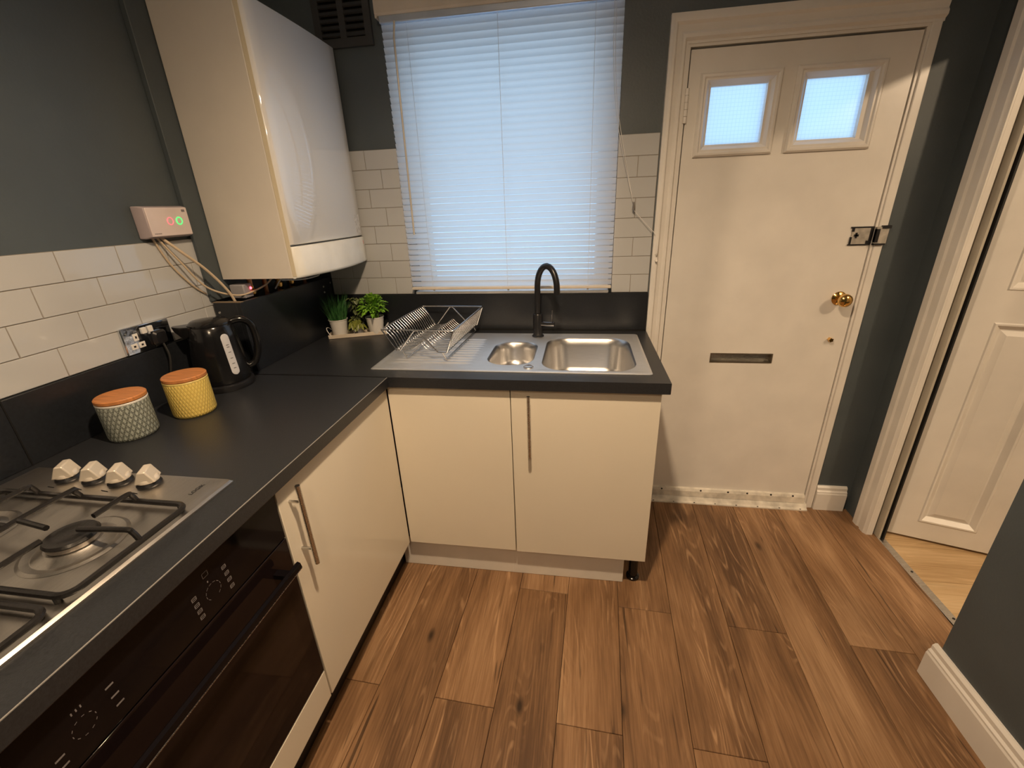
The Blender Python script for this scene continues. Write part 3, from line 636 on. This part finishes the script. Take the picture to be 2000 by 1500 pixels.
# ------------------------------------------------------------------ oven
ov = thing('oven', 'built-in black glass oven below the gas hob', 'oven', (.3, -1.545, .262)); oo = (-.3, 1.545, -.262)
box(.06, FX-.022, -1.835, -1.255, .262, H-TH-.002).build('oven_body', MATBLK, ov, loc=oo)
box(FX-.021, FX, -1.843, -1.2475, .7285, H-TH-.003).build('control_panel', GLASSB, ov, loc=oo, bevel=.0015)
box(FX-.021, FX, -1.843, -1.2475, .264, .7250).build('oven_door', OVENG, ov, loc=oo, bevel=.0015)
box(FX, FX+.0012, -1.80, -1.29, .31, .63).build('door_glass', mat('door_window', (.014, .008, .007), .06, spec=.25), ov, loc=oo, smooth=False)
hd = MB().prism([(FX+.030, .6625), (FX+.036, .6595), (FX+.0425, .6610), (FX+.0440, .6660), (FX+.0415, .6770), (FX+.035, .6800), (FX+.030, .6760)], 'Y', -1.836, -1.272)
for yy in (-1.80, -1.305): hd.box(FX+.0005, FX+.032, yy-.009, yy+.009, .6640, .6760)
hd.build('oven_handle', GLASSB, ov, loc=oo, angle=50)
box(FX+.0425, FX+.0446, -1.835, -1.273, .6627, .6638).build('handle_trim', STEEL, ov, loc=oo)
# printed marks on the control panel
pm = []
def seg(y, z, w, h): pm.append((y, z, w, h))
pmk = MB()
def bar(y0, z0, y1, z1, w=.0007):
    a = Vector((FX+.0003, y0, z0)); b = Vector((FX+.0003, y1, z1)); d = (b-a).normalized(); s = Vector((0, -d.z, d.y))*w
    pmk.add([tuple(a+s), tuple(a-s), tuple(b-s), tuple(b+s)], [(0, 1, 2, 3)])
def rect(y, z, w, h):
    bar(y-w/2, z-h/2, y+w/2, z-h/2); bar(y-w/2, z+h/2, y+w/2, z+h/2); bar(y-w/2, z-h/2, y-w/2, z+h/2); bar(y+w/2, z-h/2, y+w/2, z+h/2)
for y, z in ((-1.416, .802), (-1.414, .785), (-1.413, .768), (-1.412, .750), (-1.486, .751), (-1.487, .766), (-1.488, .781), (-1.489, .797)): rect(y, z, .009, .007); bar(y-.004, z, y+.004, z)
rect(-1.455, .822, .012, .010)
for a0 in range(0, 300, 30):
    a = math.radians(a0-60); b = math.radians(a0-40); r = .017; bar(-1.45+r*math.cos(a), .778+r*math.sin(a), -1.45+r*math.cos(b), .778+r*math.sin(b), .0004)
bar(-1.455, .806, -1.455, .802, .0012)
for y, z in ((-1.644, .797), (-1.643, .776), (-1.642, .757), (-1.722, .768), (-1.722, .752)): bar(y-.006, z, y+.006, z, .0016)
for a0 in range(0, 360, 36):
    a = math.radians(a0); b = math.radians(a0+14); r = .016; bar(-1.686+r*math.cos(a), .778+r*math.sin(a), -1.686+r*math.cos(b), .778+r*math.sin(b), .0005)
for dy in (-.006, 0, .006): bar(-1.686+dy, .812, -1.686+dy, .807, .0009)
pmk.build('panel_print', PRINT, ov, loc=oo, smooth=False)['kind'] = 'stuff'
tag(box(FX-.018, FX, -1.843, -1.2475, DZ0, .260).build('filler_panel', GLOSS, bevel=.0012), 'cream strip panel below the oven door', 'panel')

# ------------------------------------------------------------------ hob
hb = thing('gas_hob', 'stainless steel four-burner gas hob set in the worktop', 'hob', (.31, -1.565, H)); ho = (-.31, 1.565, -H)
hx0, hx1, hy0, hy1 = .055, .570, -1.855, -1.277
mh = MB().loft([rrect(hx0, hx1, hy0, hy1, .004, H+.0004), rrect(hx0, hx1, hy0, hy1, .004, H+.004), rrect(hx0+.004, hx1-.004, hy0+.004, hy1-.004, .006, H+.0085), rrect(hx0+.012, hx1-.012, hy0+.012, hy1-.012, .010, H+.0085), rrect(hx0+.020, hx1-.020, hy0+.020, hy1-.020, .016, H+.0065)], False, True)
mh.build('hob_plate', HOBM, hb, loc=ho, angle=30)
HZ = H+.0065
for i, x in enumerate((.185, .256, .322, .395)):
    kn = thing('knob', None, None); kn.parent = hb; kn.location = (x-.31, -1.312+1.565, HZ-H)
    bpy.data.objects.remove(kn)
    k = MB().lathe([(0, .0095), (.0215, .0095), (.0205, .018), (.017, .022), (0, .022)], (0, 0, 0), 24)
    k.prism([(-.020, .012), (-.007, .040), (.007, .040), (.020, .012)], 'Y', -.0195, .0195)
    ko = k.build('knob', mat('satin_knob', (.72, .66, .57), .3, .35), hb, bevel=.0025); ko.location = (x-.31, -1.312+1.565, HZ-H-.0005); ko.rotation_euler = (0, 0, .5)
    MB().lathe([(0, .0006), (.0225, .0006), (.0235, .004), (.021, .0095), (0, .0095)], n=24).build('knob_skirt', MATBLK, ko)
    bar_ = MB().tube([(x-.012-.31, -1.345+1.565, HZ+.0008-H), (x+.006-.31, -1.347+1.565, HZ+.0008-H)], .0008, 5); bar_.build('print_mark', MATBLK, hb)
text_mesh('brand_mark', 'LOGIK', .0125, MATBLK, hb, (.518-.31, -1.320+1.565, HZ-H+.0004), (0, 0, PI/2))
burn = [(.432, -1.492, .037), (.195, -1.492, .030), (.432, -1.735, .030), (.195, -1.735, .045)]
for x, y, r in burn:
    bz = HZ
    d = MB().lathe([(r+.040, .0004), (r+.034, .003), (r+.022, -.0002), (r+.010, .004), (r+.004, .008), (0, .008)], (x, y, bz), 40, cap0=False)
    bd = d.build('burner_dish', HOBM, hb, loc=ho, angle=30)
    b2 = MB().lathe([(r-.003, .008), (r, .009), (r+.001, .017), (r-.002, .0175)], (x, y, bz), 36, cap0=False, cap1=True).build('burner_ring', mat('burner_alloy', (.30, .28, .26), .4, .8), bd)
    MB().lathe([(0, .0176), (r+.002, .0176), (r+.003, .020), (r, .0245), (r*.72, .0255), (r*.66, .0245), (0, .0245)], (x, y, bz), 36).build('burner_cap', IRON, bd)
def grate(yc, lab):
    g0, g1 = .105, .560; ya, yb = yc-.110, yc+.110; gz = HZ+.012; gt = HZ+.036
    rp = [p for p in rrect(g0, g1, ya, yb, .022, gz, 5)]
    g = MB().tube(rp, .0055, 8, True)
    gr = g.build('pan_support', IRON, hb, loc=ho)
    gr['label'] = lab
    fm = MB()
    for bx in (.432, .195):
        for sx, sy in ((0, 1), (0, -1), (1, 0), (-1, 0)):
            if sx == 0:
                e = (bx+.012*sy, yb if sy > 0 else ya); q = [(e[0], e[1], gz), (e[0], e[1]-sy*.006, gt-.006), (e[0], e[1]-sy*.016, gt), (e[0], yc+sy*.034, gt)]
            else:
                if (bx > .3) != (sx > 0): q = [(.3135+sx*.0, yc-.008*sx, gt), (bx+sx*.040, yc-.004, gt)]
                else:
                    e = g1 if sx > 0 else g0; q = [(e, yc+.01, gz), (e-sx*.010, yc+.01, gt-.006), (e-sx*.022, yc+.008, gt), (bx+sx*.022, yc, gt)]
            MB().tube(spline(q, 4), .0050, 8).build('support_finger', IRON, gr)
    MB().tube(spline([(.3135, ya, gz), (.3135, ya+.008, gt-.006), (.3135, ya+.02, gt), (.3135, yb-.02, gt), (.3135, yb-.008, gt-.006), (.3135, yb, gz)], 4), .0050, 8).build('cross_bar', IRON, gr)
    for fx, fy in ((g0+.02, ya), (g1-.02, ya), (g0+.02, yb), (g1-.02, yb)): MB().lathe([(0, 0), (.005, 0), (.005, .012), (0, .012)], (fx, fy, HZ-.0004), 10).build('foot', RUBBER, gr)
grate(-1.492, 'black pan support nearest the knobs'); grate(-1.735, 'black pan support farthest from the knobs')

# ------------------------------------------------------------------ sink
sx0, sx1, sy0, sy1 = .551, 1.550, -.575, -.088; SZ = H+.0028
sn = thing('sink', 'stainless steel one and a half bowl sink with ribbed drainer', 'sink', (1.05, -.33, H)); sO = (-1.05, .33, -H)
rim = MB().loft([rrect(sx0, sx1, sy0, sy1, .010, H+.0003), rrect(sx0, sx1, sy0, sy1, .010, H+.0022), rrect(sx0+.004, sx1-.004, sy0+.004, sy1-.004, .010, H+.0048), rrect(sx0+.012, sx1-.012, sy0+.012, sy1-.012, .010, H+.0048), rrect(sx0+.024, sx1-.024, sy0+.024, sy1-.024, .012, SZ), rrect(sx0+.0255, sx1-.0255, sy0+.0255, sy1-.0255, .001, SZ)])
rim.build('rim', SINKM, sn, loc=sO, angle=40)
ix0, ix1, iy0, iy1 = sx0+.0255, sx1-.0255, sy0+.0255, sy1-.0255
dm = MB(); nx, ny = 40, 150; dx1 = .945
V = []
for j in range(ny+1):
    for i in range(nx+1):
        x = ix0+(dx1-ix0)*i/nx; y = iy0+(iy1-iy0)*j/ny
        u = min(1, max(0, (x-.600)/.02))*min(1, max(0, (.915-x)/.02)); w = min(1, max(0, (y-(iy0+.03))/.01))*min(1, max(0, (iy1-.06-y)/.01))
        rid = max(0, math.cos((y-iy0)*2*PI/.030))**3
        V.append((x, y, SZ-.0020*u*w+.0046*rid*u*w))
dm.add(V, [(j*(nx+1)+i, j*(nx+1)+i+1, (j+1)*(nx+1)+i+1, (j+1)*(nx+1)+i) for j in range(ny) for i in range(nx)])
dm.build('drainer', SINKM, sn, loc=sO, angle=180)
def bowl(cell, hole, r, depth, nm, taper):
    n = 10; rings = [rrect(*cell, .0008, SZ, n)]
    x0, x1, y0, y1 = hole
    for e, z, rr in ((-.010, SZ, r+.010), (-.005, SZ-.0006, r+.005), (0, SZ-.004, r), (.004, SZ-.012, r-.002), (.010, SZ-.03, r-.004), (taper, SZ-depth+.03, r*.9), (taper+.010, SZ-depth+.012, r*.85), (taper+.028, SZ-depth+.002, r*.7), (taper+.05, SZ-depth, r*.5)):
        rings.append(rrect(x0+e, x1-e, y0+e, y1-e, rr, z, n))
    MB().loft(rings[:3]).build('deck', SINKM, sn, loc=sO, angle=60)
    return MB().loft(rings[2:], False, True).build(nm, BOWLM, sn, loc=sO, angle=60)
bowl((.945, 1.152, iy0, iy1), (.966, 1.134, -.500, -.215), .072, .105, 'half_bowl', .012)
bowl((1.152, ix1, iy0, iy1), (1.176, 1.502, -.548, -.150), .085, .155, 'main_bowl', .016)
for x, y, z, r in ((1.05, -.358, SZ-.105, .022), (1.34, -.35, SZ-.155, .038)):
    MB().lathe([(0, .0002), (r, .0002), (r, .0025), (r*.8, .003), (r*.6, .0008), (0, .0008)], (x, y, z), 28).build('drain', CHROME, sn, loc=sO)
MB().lathe([(0, .0003), (.017, .0003), (.018, .003), (.015, .0055), (0, .006)], (1.129, -.528, SZ), 24).build('waste_button', CHROME, sn, loc=sO)
MB().lathe([(0, 0), (.011, 0), (.010, .002), (0, .0025)], (1.1805, -.40, SZ-.03), 16, 'X').build('overflow', CHROME, sn, loc=sO)

# ------------------------------------------------------------------ tap
tp = thing('tap', 'tall matt black swan-neck mixer tap behind the sink', 'tap', (1.125, -.128, SZ+.0003))
MB().lathe([(0, 0), (.026, 0), (.026, .004), (.0205, .007), (.0205, .096), (.018, .100), (0, .100)], n=28).build('tap_body', MATBLK, tp)
dirx, diry = .086, -.075
nk = [(0, 0, .095), (0, 0, .15), (0, 0, .215)]+[(dirx*(1-math.cos(a))/2, diry*(1-math.cos(a))/2, .215+.088*math.sin(a)) for a in [PI*i/14 for i in range(1, 15)]]+[(dirx, diry, .205), (dirx, diry, .196)]
MB().tube(nk, .0125, 16).build('spout', MATBLK, tp, angle=60)
MB().tube([(.015, -.004, .056), (.072, -.012, .056)], .0105, 16).build('valve_arm', mat('dark_chrome', (.20, .19, .19), .12, 1), tp)
MB().tube([(.062, -.011, .060), (.063, -.012, .118)], .0030, 10).build('lever', mat('dark_chrome', (.2, .19, .19)), tp)

# ------------------------------------------------------------------ dish rack
dr = thing('dish_rack', 'chrome wire dish rack standing on the sink drainer', 'dish rack', (.717, -.266, SZ+.0027), rz=-.05)
RACKW = mat('rack_wire', (.52, .52, .53), .24, 1, var=.05)
hw, hl, rz_ = .143, .205, .116
wr_ = .0017
MB().tube(rrect(-hw, hw, -hl, hl, .004, rz_, 2), .0030, 8, True).build('rim', RACKW, dr)
for s in (-1, 1):
    y = s*hl
    MB().tube([(-hw, y, rz_), (-.092, y, .036), (-.078, y, .034), (-.012, y, rz_-.004), (.0, y, rz_-.003), (.075, y, .032), (.108, y, .030), (.112, y, .034), (hw, y, rz_)], .0027, 8).build('end_frame', RACKW, dr)
for x in (-.090, .108):
    MB().tube([(x, -hl, .031), (x, hl, .031)], .0025, 8).build('floor_rail', RACKW, dr)
for x in (-.055, .104):
    q = [(x-.012, -hl, .031), (x, -hl+.004, .0035), (x, hl-.004, .0035), (x-.012, hl, .031)]
    MB().tube(q, .0025, 8).build('foot', RACKW, dr)
for i in range(20):
    y = -hl+.016+i*(2*hl-.032)/19
    MB().tube(spline([(-hw, y, rz_), (-.128, y, .100), (-.110, y, .078), (-.092, y, .040), (-.080, y, .032)], 4), wr_, 6).build('plate_wire', RACKW, dr)
    MB().tube(spline([(-.090, y, .034), (-.040, y, .036), (-.012, y, .050), (.004, y, .060), (.018, y, .046), (.040, y, .034), (.108, y, .034)], 3), wr_*.85, 6).build('base_wire', RACKW, dr)
    MB().tube([(.109, y, .034), (.126, y, .078), (hw, y, rz_)], wr_*.8, 6).build('side_wire', RACKW, dr)

# ------------------------------------------------------------------ kettle
kt = thing('kettle', 'glossy black electric kettle with a pale water gauge', 'kettle', (.110, -.748, H))
rzk = math.atan2(.66, .75)   # handle direction in the room
MB().lathe([(0, .0005), (.086, .0005), (.088, .006), (.086, .018), (.080, .022), (0, .022)], n=40).build('power_base', MATBLK, kt)
MB().lathe([(0, .0225), (.078, .0225), (.081, .030), (.081, .045), (.077, .10), (.070, .17), (.065, .208), (.060, .214), (0, .214)], n=48).build('kettle_body', BLACK, kt)
MB().lathe([(.062, .2145), (.061, .220), (.050, .228), (.020, .232), (0, .2325)], n=40, cap1=False).build('lid', BLACK, kt)
def rotz(p, a): return (p[0]*math.cos(a)-p[1]*math.sin(a), p[0]*math.sin(a)+p[1]*math.cos(a), p[2])
hp = spline([(.056, 0, .214), (.088, 0, .217), (.114, 0, .198), (.121, 0, .155), (.117, 0, .105), (.100, 0, .065), (.078, 0, .055)], 5)
hr = []
for p in hp: hr.append(rotz(p, rzk))
MB().tube(hr, [.0115]*len(hr), 12).build('handle', BLACK, kt)
spm = MB().loft([[rotz(p, rzk+PI) for p in r] for r in (
 [(.045, -.034, .195), (.045, .034, .195), (.050, .036, .218), (.050, -.036, .218)], [(.074, -.024, .178), (.074, .024, .178), (.078, .026, .219), (.078, -.026, .219)], [(.096, -.008, .205), (.096, .008, .205), (.100, .010, .222), (.100, -.010, .222)])], True, True)
spm.build('spout', BLACK, kt, bevel=.003)
ga = math.atan2(-.83, .56)+.62
gm = MB(); R_ = []
gz0, gz1 = .052, .188
for i in range(25):
    t = .5-.5*math.cos(PI*i/24); z = gz0+(gz1-gz0)*t; rk = (.081 if z < .045 else .0805-(z-.045)*.098)+.0022
    e = min(t, 1-t)*(gz1-gz0); hwid = .0125*math.sqrt(max(0, 1-max(0, 1-e/.0125)**2)) if e < .0125 else .0125
    hwid = max(hwid, .0006)
    R_.append([((rk+(.0 if abs(k) == 1 else .0012))*math.cos(ga+k*hwid/rk), (rk+(.0 if abs(k) == 1 else .0012))*math.sin(ga+k*hwid/rk), z) for k in (-1, -.5, 0, .5, 1)])
gm.loft(R_, closed=False); gg = gm.build('water_gauge', mat('frosted_gauge', (.55, .56, .60), .35), kt, angle=60)
for z in (.075, .090, .108, .128, .145, .152):
    rk = .0805-(z-.045)*.098+.0036
    MB().tube([(rk*math.cos(ga+k*.004/rk), rk*math.sin(ga+k*.004/rk), z) for k in (-1, 0, 1)], .0012, 5).build('gauge_mark', mat('gauge_print', (.15, .15, .17), .5), gg)

# ------------------------------------------------------------------ canisters
def canister(loc, m, label, tall):
    c = thing('canister', label, 'canister', loc, 'lidded kitchen canisters on the worktop')
    MB().lathe([(0, .0004), (.050, .0004), (.054, .004), (.0555, .010), (.0555, tall-.006), (.0545, tall), (.050, tall), (0, tall-.002)], n=56).build('pot', m, c)
    MB().lathe([(.0548, tall-.0055), (.0557, tall-.004), (.0557, tall-.001), (.0546, tall+.0004)], n=56, cap0=False, cap1=False).build('rim_band', BUCKET if m is CAN1 else mat('yellow_glaze', (.76, .60, .20), .3), c)
    MB().lathe([(0, tall+.0005), (.0535, tall+.0005), (.0555, tall+.003), (.0555, tall+.010), (.053, tall+.0125), (0, tall+.0125)], n=56).build('lid', WOODL, c)
canister((.121, -1.097, H), CAN1, 'grey-green leaf-patterned canister with a wooden lid', .104)
canister((.178, -.955, H), CAN2, 'plain yellow ridged canister with a wooden lid', .108)

# ------------------------------------------------------------------ herb planter
tx, ty = .279, -.114; ta = .36
tr = thing('herb_tray', 'pale wooden tray holding small herb pots beside the window', 'tray', (tx, ty, H), rz=ta)
tm = MB().box(-.125, .125, -.035, .035, .0005, .005).box(-.125, .125, -.040, -.035, .0005, .017).box(-.125, .125, .035, .040, .0005, .017).box(-.130, -.125, -.040, .040, .0005, .017).box(.125, .130, -.040, .040, .0005, .017)
tm.build('tray_box', TRAYW, tr, bevel=.001)
for s in (-1, 1):
    MB().tube(spline([(s*.116, -.041, .012), (s*.132, -.028, .036), (s*.138, 0, .044), (s*.132, .028, .036), (s*.116, .041, .012)], 5), .0018, 6).build('wire_handle', CORDW, tr)
def tl(x, y, z=0): p = rotz((x, y, 0), ta); return (tx+p[0], ty+p[1], H+.0055+z)
def bucket(name, lx, ly, label, hgt=.076, r0=.030, r1=.0405, m=BUCKET):
    p = thing(name, label, 'plant', tl(lx, ly))
    prof = [(0, .0003), (r0, .0003)]
    for i in range(1, 9):
        t = i/9; prof.append((r0+(r1-r0)*t+(.0008 if i % 2 else 0), hgt*t))
    prof += [(r1, hgt-.003), (r1+.0025, hgt-.001), (r1+.002, hgt+.002), (r1-.001, hgt), (r1-.003, hgt-.012), (0, hgt-.012)]
    MB().lathe(prof, n=32).build('pot', m, p, angle=20)
    MB().lathe([(0, hgt-.0115), (r1-.0035, hgt-.0115), (r1-.006, hgt-.007), (0, hgt-.005)], n=24).build('soil', SOIL, p)
    return p, hgt-.01
rnd = random.Random(3)
def leaf_geo(mb, base, d, ln, wd, droop, lobes=0):
    d = d.normalized(); side = d.cross(Vector((0, 0, 1)))
    if side.length < .05: side = Vector((1, 0, 0))
    side.normalize(); nrm = side.cross(d)
    side = (side*math.cos(.0)+nrm*rnd.uniform(-.5, .5)).normalized()
    P = []; n = 6
    for i in range(n+1):
        t = i/n; c = base+d*ln*t+Vector((0, 0, -droop*ln*t*t)); w = wd*math.sin(PI*min(1, t*.92+.06))**.8
        if lobes: w *= .72+.28*math.cos(t*PI*2*lobes)
        P += [tuple(c-side*w+nrm*w*.25), tuple(c), tuple(c+side*w+nrm*w*.25)]
    F = []
    for i in range(n):
        a = i*3; F += [(a, a+1, a+4, a+3), (a+1, a+2, a+5, a+4)]
    mb.add(P, F)
# chives
p, z0 = bucket('chive_pot', -.082, -.0, 'white bucket pot of upright grassy chives')
g = MB()
for i in range(230):
    a = rnd.uniform(0, 2*PI); r = .034*math.sqrt(rnd.random()); b = Vector((r*math.cos(a), r*math.sin(a), z0)); ln = rnd.uniform(.080, .150)
    d = Vector((math.cos(a)*r*6+rnd.uniform(-.18, .18), math.sin(a)*r*6+rnd.uniform(-.18, .18), 1)).normalized(); s = d.cross(Vector((rnd.uniform(-1, 1), rnd.uniform(-1, 1), .1))).normalized(); w = .0013
    q = [b, b+d*ln*.5, b+d*ln+Vector((d.x, d.y, -.2))*ln*.18]
    g.add([tuple(q[0]-s*w), tuple(q[0]+s*w), tuple(q[1]-s*w), tuple(q[1]+s*w), tuple(q[2])], [(0, 1, 3, 2), (2, 3, 4)])
g.build('grass_blades', GRASS, p, angle=60)['kind'] = 'stuff'
# parsley
p, z0 = bucket('parsley_pot', .082, -.010, 'white bucket pot of bright green curly parsley')
g = MB()
for i in range(200):
    a = rnd.uniform(0, 2*PI); el = rnd.uniform(-.25, 1.35); r = rnd.uniform(.028, .054)
    b = Vector((math.cos(a)*math.cos(el)*r, math.sin(a)*math.cos(el)*r, z0+.052+math.sin(el)*r*1.0)); d = Vector((math.cos(a)*math.cos(el), math.sin(a)*math.cos(el), math.sin(el)+.1))+Vector((rnd.uniform(-.5, .5), rnd.uniform(-.5, .5), rnd.uniform(-.3, .3)))
    leaf_geo(g, b, d, rnd.uniform(.022, .036), rnd.uniform(.009, .015), .35, 2)
g.build('parsley_leaves', PARS, p, angle=60)['kind'] = 'stuff'
g = MB()
for i in range(26):
    a = rnd.uniform(0, 2*PI); r = rnd.uniform(.005, .028); g.tube([(r*.6*math.cos(a), r*.6*math.sin(a), z0-.004), (r*1.3*math.cos(a), r*1.3*math.sin(a), z0+.07)], .0011, 5)
g.build('stems', PARS, p)['kind'] = 'stuff'
# middle pot, trailing plant
p, z0 = bucket('trailing_plant_pot', 0, -.006, 'small grey pot of olive and dark ivy leaves between the white buckets', .050, .021, .029, mat('galvanised_pot', (.42, .42, .44), .35, .5))
g = MB()
for i in range(60):
    a = rnd.uniform(0, 2*PI); el = rnd.uniform(-.4, 1.2); r = rnd.uniform(.010, .022)
    b = Vector((math.cos(a)*math.cos(el)*r, math.sin(a)*math.cos(el)*r-.010, z0+.012+math.sin(el)*r)); d = Vector((math.cos(a), math.sin(a), rnd.uniform(-.8, .8)))
    leaf_geo(g, b, d, rnd.uniform(.020, .032), rnd.uniform(.008, .012), .7)
g.build('olive_leaves', OLIV, p, angle=60)['kind'] = 'stuff'
g = MB()
for i in range(60):
    a = rnd.uniform(0, 2*PI); r = rnd.uniform(.0, .026); b = Vector((r*math.cos(a)-.004, .014+r*.6*math.sin(a), z0+rnd.uniform(.03, .125))); d = Vector((rnd.uniform(-1, 1), rnd.uniform(-1, .4), rnd.uniform(-.5, .7)))
    leaf_geo(g, b, d, rnd.uniform(.018, .028), rnd.uniform(.009, .013), .4)
for i in range(9):
    a = rnd.uniform(0, 2*PI); g.tube(spline([(.006*math.cos(a), .012, z0-.003), (.012*math.cos(a), .014+.008*math.sin(a), z0+.04), (.026*math.cos(a), .014+.02*math.sin(a), z0+.125)], 3), .0010, 5)
g.build('ivy_leaves', IVY, p, angle=60)['kind'] = 'stuff'

# ------------------------------------------------------------------ lamps (ceiling lights out of frame, plus an added fill lamp)
def lamp(pos, watts, label, down):
    t = thing('ceiling_lamp', label, 'lamp', (pos[0], pos[1], CZ), 'ceiling lamps')
    MB().lathe([(0, -.0005), (.05, -.0005), (.048, -.02), (.010, -.024), (.010, pos[2]-CZ+.085), (.020, pos[2]-CZ+.080), (.020, pos[2]-CZ+.055), (0, pos[2]-CZ+.055)], n=28).build('lamp_holder', PVC, t)
    L = bpy.data.lights.new('bulb', 'SPOT' if down else 'POINT'); L.energy = watts; L.color = WARM; L.shadow_soft_size = .04
    if down: L.spot_size = math.radians(160); L.spot_blend = 1
    o = bpy.data.objects.new('bulb', L); C.objects.link(o); o.parent = t; o.location = (0, 0, pos[2]-CZ)
lamp(LAMP1, LAMP1_W, 'bare-bulb ceiling lamp over the kitchen floor', True)
lamp(FILL_LAMP, FILL_LAMP_W, 'added unseen fill lamp at the near end of the kitchen', False)
lamp(LAMP2, LAMP2_W, 'bare-bulb ceiling lamp in the next room', False)
